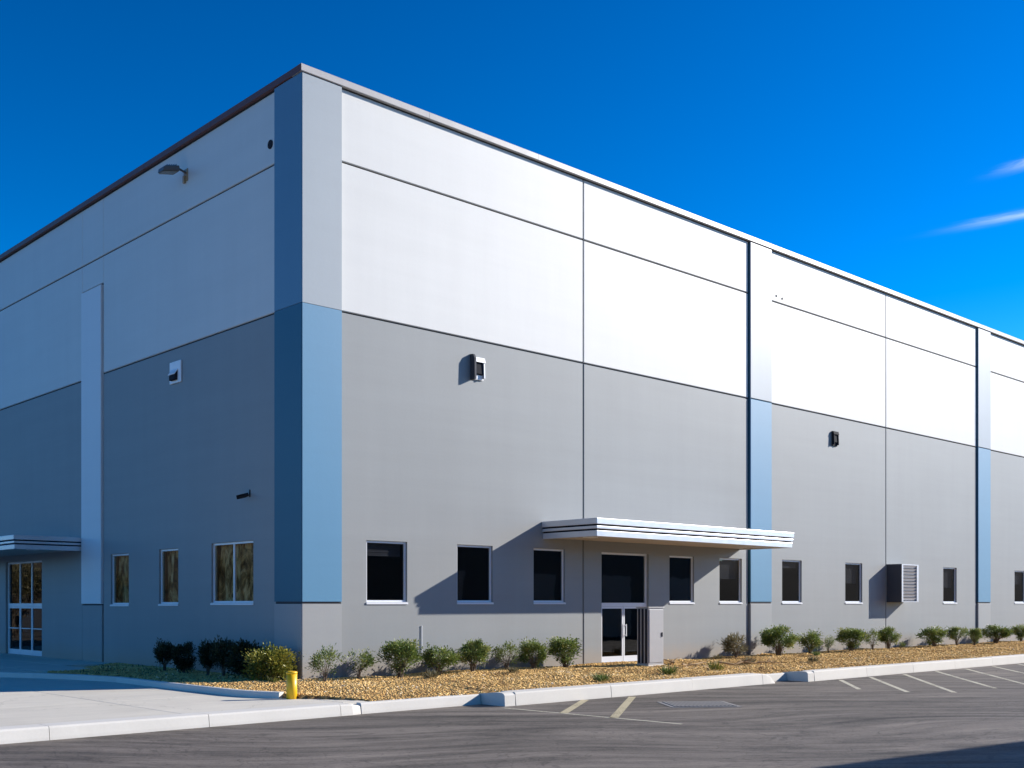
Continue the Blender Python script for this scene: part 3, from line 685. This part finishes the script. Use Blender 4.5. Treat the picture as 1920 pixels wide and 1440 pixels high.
# ------------------------------------------------------------------ things fixed to the walls
# flood light high on the shaded side
t = thing('flood_light', 'bronze flood light on a tan bracket high on the shaded wall', 'flood light', (0, 6.35, 14.62)); t.scale = (.58, .60, .62)
MB().box((-.03,-.32,-.28),(-.002,.10,.30)).build('wall_plate', M['tan'], t)
bev(MB().tube([(-.03,-.12,.12),(-.35,-.10,.22),(-.62,0,.20)], .055, 10).build('arm', M['bronze'], t), .004)
b_ = MB(); b_.add([(-.45,-.34,.06),(-.45,.34,.06),(-.50,.38,.30),(-.50,-.38,.30),(-1.35,-.30,-.12),(-1.35,.30,-.12),(-1.30,.32,.10),(-1.30,-.32,.10)], [(0,1,2,3),(4,7,6,5),(0,4,5,1),(1,5,6,2),(2,6,7,3),(3,7,4,0)]); bev(b_.build('housing', M['bronze'], t), .04, 3)
b_ = MB(); b_.add([(-.50,-.30,.045),(-.50,.30,.045),(-1.30,.26,-.125),(-1.30,-.26,-.125),(-.50,-.30,.02),(-.50,.30,.02),(-1.30,.26,-.15),(-1.30,-.26,-.15)], [(0,1,2,3),(4,5,6,7),(0,4,5,1),(1,5,6,2),(2,6,7,3),(3,7,4,0)]); b_.build('lens', M['lens'], t)
b_ = MB()
for k in range(5): b_.box((-.62-.12*k, -.26, .20-.03*k), (-.60-.12*k, .26, .36-.03*k))
b_.build('cooling_fin', M['bronze'], t)
bev(MB().box((-.12,-.10,-.36),(-.03,.06,-.02)).build('junction_box', M['tan'], t), .01)
# white wall pack on the shaded side
t = thing('wall_light', 'small white wall light with black lens on the shaded grey wall', 'wall light', (0, 6.90, 8.55), group='lights on the warehouse walls')
bev(MB().box((-.05,-.36,0),(-.002,.36,.66)).build('backplate', M['pipe'], t), .02)
b_ = MB(); b_.prism([(-.05,.08),(-.15,.08),(-.15,.20),(-.11,.34),(-.05,.38)], 'y', -.18, .20); bev(b_.build('lamp_lens', M['dark'], t), .02)
MB().prism([(-.05,.39),(-.16,.24),(-.17,.26),(-.05,.42)], 'y', -.20, .22).build('visor', M['pipe'], t)
# camera on the shaded side
t = thing('security_camera', 'small black security camera on the shaded wall above the double window', 'camera', (0, 2.62, 4.84)); t.scale = (.55, .5, .6)
MB().box((-.02,-.05,0),(-.002,.05,.34)).build('wall_plate', M['dark'], t)
MB().tube([(-.02,0,.10),(-.20,.03,.10)], .025, 8).build('arm', M['dark'], t)
bev(MB().tube([(-.12,-.05,.12),(-.26,.05,.06),(-.62,.24,-.05)], [.085,.10,.08], 12).build('camera_body', M['dark'], t), .01)
MB().prism([(-.10,.20),(-.66,.05),(-.66,.03),(-.10,.18)], 'y', -.02, .20).build('sun_shield', M['dark'], t)
# wall packs on the sunlit side
def hooded_light(u, z, s, lab, fm):
    t = thing('wall_light', lab, 'wall light', (u, 0, z), group='lights on the warehouse walls')
    bev(MB().box((-.02*s,-.05,-.42*s),(.46*s,-.002,.34*s)).build('backplate', fm, t), .012)
    for p0, p1 in ((.0, .05), (.40, .45)) if fm == M['dark'] else ((.40, .45),): MB().prism([(-.05,-.36*s),(-.05,.30*s),(-.10*s,.30*s),(-.14*s,.16*s),(-.16*s,-.36*s)], 'x', p0*s, p1*s).build('side_shield', M['dark'] if fm == M['dark'] else M['louver'], t)
    if fm != M['dark']: MB().prism([(-.004,-.44*s),(-.004,.42*s),(-.14,.40*s),(-.20,.26*s),(-.21,-.44*s)], 'x', -.10*s, -.022*s).build('side_box', M['slate_metal'], t)
    MB().prism([(-.05,.302*s),(-.10*s,.302*s),(-.14*s,.162*s),(-.16*s,.165*s),(-.11*s,.33*s),(-.05,.33*s)], 'x', -.02*s, .47*s).build('hood', fm, t)
    b_ = MB(); b_.prism([(-.052,.24*s),(-.09*s,.20*s),(-.12*s,-.22*s),(-.052,-.26*s)], 'x', .06*s, .39*s); b_.build('lamp_lens', M['dark'], t)
hooded_light(5.76, 8.82, .86, 'boxy white wall light with dark lens on the grey wall above the nearer sunlit windows', M['pipe'])
hooded_light(25.36, 8.74, .80, 'black hooded wall light on the grey wall beyond the canopy', M['dark'])
# louvred hood
t = thing('vent_hood', 'projecting louvred vent hood between windows on the far sunlit wall', 'vent hood', (29.86, 0, 1.99))
HD, HW, HH = .70, 1.55, 1.66
b_ = MB(); b_.box((0,-HD,0),(.04,-.003,HH)); b_.build('side_panel', M['slate_metal'], t); b_ = MB(); b_.box((HW-.04,-HD,0),(HW,-.003,HH)); b_.build('side_panel', M['louver'], t)
MB().box((.042,-HD+.002,HH-.05),(HW-.042,-.003,HH-.004)).build('top_panel', M['louver'], t); MB().box((.042,-HD+.002,.004),(HW-.042,-.003,.04)).build('bottom_panel', M['louver'], t)
b_ = MB(); b_.box((.042,-HD,.05),(.16,-HD+.06,HH-.052)); b_.box((HW-.16,-HD,.05),(HW-.042,-HD+.06,HH-.052)); b_.build('louvre_frame', M['louver'], t)
lm = MB().prism([(-.0,0),(-.015,0),(-.080,.118),(-.065,.118)], 'x', .165, HW-.165).mesh('louvre_slat', M['louver'])
for k in range(11): o = link('louvre_slat', lm, t, (0, -HD+.09, .08+.14*k))
# white pipe stubs by the wall
t = thing('vent_pipe', 'short slim white pipe fixed to the wall below the canopy shadow', 'pipe', (3.87, -.022, .56))
MB().tube([(0,0,0),(0,0,.74)], .011, 10).build('pipe', M['pipe'], t); MB().tube([(0,0,.741),(0,0,.76)], .014, 10).build('pipe_cap', M['pipe'], t)

# ------------------------------------------------------------------ cabinet before the entrance
t = thing('utility_cabinet', 'tall grey utility cabinet standing in front of the glass entrance door', 'cabinet', (11.30, -2.0, -.03))
bev(MB().box((0,0,.06),(.74,.46,1.83)).build('body', M['cabinet'], t), .012)
MB().box((-.03,-.03,-.2),(.77,.49,.058)).build('plinth', M['kerb'], t)
bev(MB().box((-.025,-.03,1.832),(.765,.49,1.86)).build('cap', M['cabinet'], t), .006)
bev(MB().box((.035,-.018,.12),(.705,-.002,1.78)).build('door', M['cabinet'], t), .005)
d_ = [o for o in t.children if o.name.startswith('door')][0]
MB().box((.62,-.045,.92),(.65,-.019,1.06)).build('handle', M['dark'], d_)
for k in range(3):
    b_ = MB(); b_.box((-.022,.05+.14*k,.10),(-.002,.12+.14*k,1.80)); b_.build('side_rib', M['dark'], t)

# ------------------------------------------------------------------ yellow bollard
M['yellow'] = plain('yellow_paint', (.80, .46, .006), .42, 0, .5, .10, 9)
t = thing('bollard', 'yellow steel bollard at the corner of the concrete drive', 'bollard', (-2.49, -3.43, ZC))
MB().tube([(0,0,-.1),(0,0,.575)], .118, 28, True).build('post', M['yellow'], t, True)
cap = []; rr = []
for k in range(7): cap.append((0,0,.577+.032*math.sin(k/6*math.pi/2))); rr.append(max(.004, .124*math.cos(k/6*math.pi/2)**.6))
MB().tube([(0,0,.55)] + cap, [.124]+rr, 28).build('cap', M['yellow'], t, True)
for o in t.children:
    for p_ in o.data.polygons: p_.use_smooth = abs(p_.normal.z) < .9

# ------------------------------------------------------------------ storm drain in the asphalt
t = thing('storm_drain', 'rectangular iron storm drain grate set in the asphalt', 'drain', (4.83, -8.87, ZA), R(-37))
M['iron'] = plain('cast_iron', (.27, .25, .225), .7, 0)
b_ = MB(); w2, d2 = .80, .70
for a_, c_ in (((-w2,-d2,-.2),(w2,-d2+.09,.010)),((-w2,d2-.09,-.2),(w2,d2,.010)),((-w2,-d2+.092,-.2),(-w2+.09,d2-.092,.009)),((w2-.09,-d2+.092,-.2),(w2,d2-.092,.009))): b_.box(a_, c_)
b_.build('frame', M['iron'], t)
MB().box((-w2+.09,-d2+.09,.002),(w2-.09,d2-.09,.0035)).build('dark_pit_sheet', M['dark'], t)  # flat dark sheet in place of the shade below the bars
gm_ = MB().prism([(-.028,.004),(.028,.004),(.024,.024),(-.024,.024)], 'y', -d2+.10, d2-.10).mesh('grate_bar', M['iron'])
for k in range(16): link('grate_bar', gm_, t, (-w2+.13+k*.0900, 0, 0))

# ------------------------------------------------------------------ shrubs
def leaf_mesh(name, pts, tones, mat, lmin, lmax, wid, up=.3):
    n_ = len(pts); P_ = np.array([p for p, d in pts]); D = np.array([d for p, d in pts]); D = D + rng.normal(0, .55, D.shape); D[:,2] += up
    D /= np.linalg.norm(D, axis=1)[:,None]; A = np.cross(D, rng.normal(0, 1, D.shape)); A /= np.linalg.norm(A, axis=1)[:,None]
    Nn = np.cross(D, A); ln = rng.uniform(lmin, lmax, n_)[:,None]; w_ = ln*wid
    V = np.stack([P_, P_+D*ln*.45+A*w_+Nn*w_*.35, P_+D*ln, P_+D*ln*.45-A*w_+Nn*w_*.35], 1).reshape(-1, 3)
    F = (np.array([(0,1,2),(0,2,3)])[None] + (np.arange(n_)*4)[:,None,None]).reshape(-1, 3)
    me = bpy.data.meshes.new(name); me.vertices.add(len(V)); me.vertices.foreach_set('co', V.ravel()); me.loops.add(F.size); me.loops.foreach_set('vertex_index', F.ravel().astype(np.int32))
    me.polygons.add(len(F)); me.polygons.foreach_set('loop_start', np.arange(0, F.size, 3, dtype=np.int32))
    at_ = me.attributes.new('tone', 'FLOAT', 'POINT'); at_.data.foreach_set('value', np.repeat(np.clip(tones, 0, 1), 4).astype(np.float32))
    me.materials.append(mat); me.update(); me.validate(); return me
def shrub_meshes(seed, mat, clumps=30, per=110, cz=.60, rx=.43, rz=.36, lmin=.045, lmax=.085, wid=.24, spread=.075, lowcut=.22):
    """a rounded shrub about 1 m wide and 1 m tall: thin stems fan from one foot, each twig carries a clump of leaves"""
    rd = random.Random(seed); sb = MB(); pts = []; tn = []; cs = []
    lop = [rd.uniform(-.12, .12) for _ in range(4)]
    while len(cs) < clumps:
        v = Vector((rd.gauss(0,1), rd.gauss(0,1), rd.gauss(0,1))).normalized() * rd.uniform(.35, 1.0)**.5
        a_ = math.atan2(v.y, v.x); k = 1 + lop[0]*math.sin(a_+1) + lop[1]*math.sin(2*a_) + lop[2]*math.sin(3*a_+2)
        c = Vector((v.x*rx*k, v.y*rx*k, cz + v.z*rz*(1+lop[3]*math.cos(a_))))
        r_ = math.hypot(c.x, c.y)
        if c.z < lowcut + r_*.55 + .05: continue
        if any((c-q).length < .07 for q in cs): continue
        cs.append(c)
    for c in cs:
        p0 = Vector((rd.uniform(-.05,.05), rd.uniform(-.05,.05), -.06)); m1 = p0.lerp(c, .38) + Vector((-c.x*.16+rd.uniform(-.03,.03), -c.y*.16+rd.uniform(-.03,.03), .06)); m2 = p0.lerp(c, .72) + Vector((rd.uniform(-.03,.03), rd.uniform(-.03,.03), .03))
        sb.tube([p0, m1, m2, c], [.010, .008, .005, .002], 5, False)
        out = Vector((c.x, c.y, (c.z-cz)*1.1+.12)).normalized(); t0 = (.5 if mat == M['leaf_dark'] else .58) + rd.gauss(0, .18) + .12*(c.z-cz)/rz; sp = spread*rd.uniform(.7, 1.35)
        for _ in range(int(per*rd.uniform(.55, 1.35))):
            p = c + Vector((rd.gauss(0, sp), rd.gauss(0, sp), rd.gauss(0, sp*.9)))
            if rd.random() < .12: p = m2.lerp(c, rd.random()) + Vector((rd.gauss(0,.02), rd.gauss(0,.02), rd.gauss(0,.02)))
            if p.z < .05: continue
            pts.append((tuple(p), tuple(out + (p-c)*6))); tn.append(t0 + rd.gauss(0, .17))
        if rd.random() < .16:
            e = c + out*rd.uniform(.10, .20) + Vector((0, 0, .05)); sb.tube([c, e], [.003, .0015], 4, False)
            for q in range(14): pts.append((tuple(c.lerp(e, rd.uniform(.1, 1))), tuple(out+Vector((rd.gauss(0,.5), rd.gauss(0,.5), .3))))); tn.append(t0+.15)
    return sb.mesh('stems', M['bark']), leaf_mesh('foliage', pts, np.array(tn), mat, lmin, lmax, wid)
V = {'full': [shrub_meshes(10, M['leaf'], 34, 130), shrub_meshes(11, M['leaf'], 28, 120, .56, .46, .33), shrub_meshes(12, M['leaf'], 40, 115, .58, .44, .38, spread=.065, lowcut=.12), shrub_meshes(13, M['leaf'], 30, 140, .57, .42, .37, lowcut=.10), shrub_meshes(14, M['leaf'], 24, 125, .62, .45, .32, lowcut=.26)],
     'thin': [shrub_meshes(30, M['leaf'], 22, 55, .58, .46, .36, .05, .10, .17, .085), shrub_meshes(31, M['leaf'], 18, 65, .62, .40, .32, .05, .10, .17, .08, .28), shrub_meshes(32, M['leaf'], 26, 48, .55, .44, .36, .05, .09, .18, .08, .18)],
     'yellow': [shrub_meshes(40, M['leaf_yellow'], 54, 120, .46, .52, .44, .05, .09, .28, .08, -.25)],
     'dark': [shrub_meshes(50, M['leaf_dark'], 30, 130, .60, .42, .36, .05, .10, .28), shrub_meshes(51, M['leaf_dark'], 36, 120, .54, .44, .40, .05, .10, .28, lowcut=.05), shrub_meshes(52, M['leaf_dark'], 30, 125, .62, .42, .34, .05, .10, .28)],
     'dry': [shrub_meshes(60, M['leaf_dry'], 30, 70, .52, .45, .40, .10, .19, .07, .07, .05)]}
GS, GL = 'shrubs along the sunlit wall', 'shrubs along the shaded wall'
def shrub(kind, i, x, y, w_, h, label, group, rz=None):
    st_, fo = V[kind][(i + (2 if kind == 'full' and x > 25 else 0)) % len(V[kind])]
    t = thing('shrub', label, 'shrub', (x, y, float(soil_z(np.array(x), np.array(y)))-.01), random.uniform(0, 6.28) if rz is None else rz, group)
    t.scale = (w_*1.05, w_*1.05, h*1.04)
    link('stems', st_, t); link('foliage', fo, t)
for a_ in [
    ('thin',0,.06,-.95,.80,.80,'sparse leggy shrub at the foot of the blue corner pilaster'),
    ('thin',1,1.08,-.90,.86,.80,'sparse shrub just right of the corner pilaster'),
    ('full',0,2.39,-.95,1.04,.92,'round shrub on bare stems below the first sunlit window from the corner'),
    ('full',1,3.80,-.85,1.02,.80,'low spreading shrub beside the slim white pipe'),
    ('full',2,5.08,-.80,.90,.86,'upright shrub below the left edge of the second sunlit window from the corner'),
    ('thin',0,6.46,-.75,.80,.76,'small loose shrub between the second and third sunlit windows'),
    ('full',3,7.50,-.75,.86,.84,'middle shrub of the three left of the glass entrance'),
    ('full',0,8.85,-.80,1.14,.86,'dense green shrub nearest the left side of the glass entrance'),
    ('dry',0,17.70,-.75,.86,.84,'dry olive tufted shrub left of the middle blue pilaster'),
    ('full',2,20.10,-.95,1.30,1.06,'tallest bushy shrub right of the middle blue pilaster'),
    ('full',1,22.30,-.90,.92,.92,'narrow-footed shrub under the first window past the middle pilaster'),
    ('thin',1,23.60,-.90,.55,.72,'thin small shrub right of the first window past the middle pilaster'),
    ('full',3,25.33,-.90,1.14,.86,'wide dark shrub left of the vent hood shadow'),
    ('thin',0,27.05,-.90,.70,.80,'loose pale shrub under the vent hood shadow'),
    ('full',0,28.35,-.90,.86,.90,'dense upright shrub just left of the vent hood'),
    ('thin',1,29.3,-.95,.40,.36,'tiny shrub below the vent hood'),
    ('full',1,32.45,-.90,1.20,.86,'broad shrub right of the vent hood'),
    ('full',2,34.7,-.90,.94,.80,'neat shrub below the window right of the vent hood'),
    ('full',3,36.5,-.90,.66,.74,'small shrub just left of the far blue pilaster'),
    ('full',0,38.85,-.90,1.26,.84,'broad shrub in front of the far blue pilaster'),
    ('full',1,41.8,-.90,.95,.80,'shrub at the right edge beyond the far blue pilaster')]:
    shrub(*a_, GS)
for a_ in [
    ('dark',0,-.80,6.05,.58,.80,'slim dark shrub at the left end of the shaded row'),
    ('dark',1,-.80,4.85,.60,.82,'dark shrub second from the left in the shaded row'),
    ('dark',2,-.80,3.45,.66,.88,'dark shrub third from the left below the shaded double window'),
    ('dark',0,-.80,2.60,.62,.92,'dark upright shrub fourth from the left in the shaded row'),
    ('dark',1,-.80,1.50,.86,.92,'full dark shrub behind the yellow-green shrub'),
    ('yellow',0,-.78,.22,.98,.86,'bright yellow-green dense shrub by the bollard and building corner')]:
    shrub(*a_, GL)

# small weeds, low ground plants and dead branches on the gravel
def tuft(seed, mat, n_=170, h=.16):
    rd = random.Random(seed); pts = []
    for _ in range(n_):
        a_ = rd.uniform(0, 6.28); r_ = rd.uniform(0, .10); pts.append(((math.cos(a_)*r_, math.sin(a_)*r_, rd.uniform(-.01, .05)), (math.cos(a_)*.7, math.sin(a_)*.7, .9)))
    return leaf_mesh('weed', pts, np.array([rd.uniform(.1, .9) for _ in pts]), mat, h*.5, h*1.2, .04, .2)
wm_ = [tuft(1, M['leaf']), tuft(2, M['leaf_dry'], 150, .15), tuft(3, M['leaf_yellow'], 150, .14), tuft(4, M['leaf_dark'], 120, .12)]
def weed(x, y, k, s_, label):
    o = link('weed', wm_[k], None, (x, y, float(soil_z(np.array(x), np.array(y))))); o.scale = (s_,)*3; o.rotation_euler = (0, 0, random.uniform(0, 6)); tag(o, label, 'weed', 'weeds on the gravel')
weed(5.9,-4.9,0,1.5,'green weed on the gravel near the middle kerb left of the cabinet'); weed(8.9,-4.7,0,1.7,'green weed beside the kerb in front of the glass entrance')
weed(5.6,-1.9,1,1.2,'dry weed below the second sunlit window'); weed(2.5,-2.1,1,1.6,'brown flat weed in front of the first round shrub')
weed(11.9,-4.1,2,1.9,'yellow weed beside the dead branches'); weed(-1.3,-.7,2,1.0,'small yellow weed in front of the yellow-green shrub')
weed(17.2,-4.2,1,1.5,'dry brown weed on gravel beyond the second kerb gap'); weed(14.8,-3.3,1,1.6,'dry weed clump right of the dead branches')
weed(21.1,-1.9,0,1.1,'low green weed in front of the tallest shrub'); weed(16.4,-.9,1,1.2,'dry tuft left of the dry olive shrub')
gp = []
for _ in range(550):
    y = rng.uniform(1.2, 11.0); x = rng.uniform(-3.2, -.1)
    if inside(x, y) and math.sin(x*3.1+y*1.7)+math.sin(y*2.3-x*1.9) > rng.uniform(-.6, 1.2) and rng.uniform(0, 1) < .25+.085*y: gp.append(((x, y, float(soil_z(np.array(x), np.array(y)))), (rng.normal(0, .7), rng.normal(0, .7), .6)))
o = link('ground_cover', leaf_mesh('ground_cover', gp, rng.uniform(0, 1, len(gp)), M['leaf_dry'], .05, .13, .18, .2)); o['kind'] = 'stuff'; o['label'] = 'low leafy ground cover in the shaded bed'
def branch(x, y, rz, ln, seed, label):
    rd = random.Random(seed); b_ = MB(); p = [Vector((ln*k/5, rd.uniform(-.08,.08)*ln*.5, .04+rd.uniform(0,.10))) for k in range(6)]
    b_.tube(p, [.035,.03,.026,.02,.015,.008], 6)
    for k in range(7):
        s0 = p[rd.randrange(1, 5)]; e = s0 + Vector((rd.uniform(.1,.5), rd.uniform(-.4,.4), rd.uniform(-.02,.16))); b_.tube([s0, s0.lerp(e,.5)+Vector((0,0,.03)), e], [.014,.010,.004], 5)
    o = b_.build('fallen_branch', M['deadwood']); o.location = (x, y, float(soil_z(np.array(x), np.array(y)))); o.rotation_euler = (0, 0, rz); tag(o, label, 'branch', 'dead branches on the gravel')
branch(11.6,-3.0,R(10),2.6,1,'longest dead brown branch on the gravel right of the cabinet'); branch(13.2,-3.3,R(-18),2.4,2,'dead branch lying right of the cabinet, closer to the dry weed clump'); branch(12.0,-2.4,R(42),1.6,3,'short dead branch rising towards the wall right of the cabinet')

# ------------------------------------------------------------------ low neighbour whose shadow falls across the asphalt
nb = thing('neighbour_building', 'low plain building outside the frame that shades the asphalt corner', 'building', (10.6, -22.65, ZA), R(-8))
MB().box((0,-16,-.2),(46,0,6.72)).build('wall', M['grey'], nb); MB().box((-.15,-16.15,6.722),(46.15,.15,6.95)).build('coping', M['coping'], nb)
for k in range(5): MB().box((4+9*k,.003,-.01),(7.6+9*k,.06,4.2)).build('dock_door', M['trim'], nb)

# ------------------------------------------------------------------ unseen desert trees beyond the drive, added for reflections in the shaded windows
tm = [shrub_meshes(70, M['leaf_dry'], 46, 150, .60, .50, .34, .022, .045, .22, .060, .34), shrub_meshes(71, M['leaf_dry'], 50, 140, .60, .44, .38, .022, .045, .22, .055, .30)]
for k, (x, y, h, lab) in enumerate([(-14.5, 62, 5.6, 'olive desert tree added for its reflection in the shaded entrance doors'), (-21.5, 66, 6.2, 'rounded olive desert tree added for its reflection in the narrow window nearest the shaded entrance'),
        (-27.5, 70, 5.2, 'dry olive desert tree added for its reflection in the second narrow shaded window'), (-31.0, 59, 6.4, 'broad olive desert tree added for its reflection in the double shaded window'), (-18.0, 75, 6.8, 'tall dry desert tree added behind the others for window reflections')]):
    t = thing('reflection_tree', lab, 'tree', (x, y, -.6), k*1.3, 'trees added for window reflections'); t.scale = (h, h, h)
    a_, c_ = tm[k % 2]; link('trunk', a_, t); link('crown', c_, t)
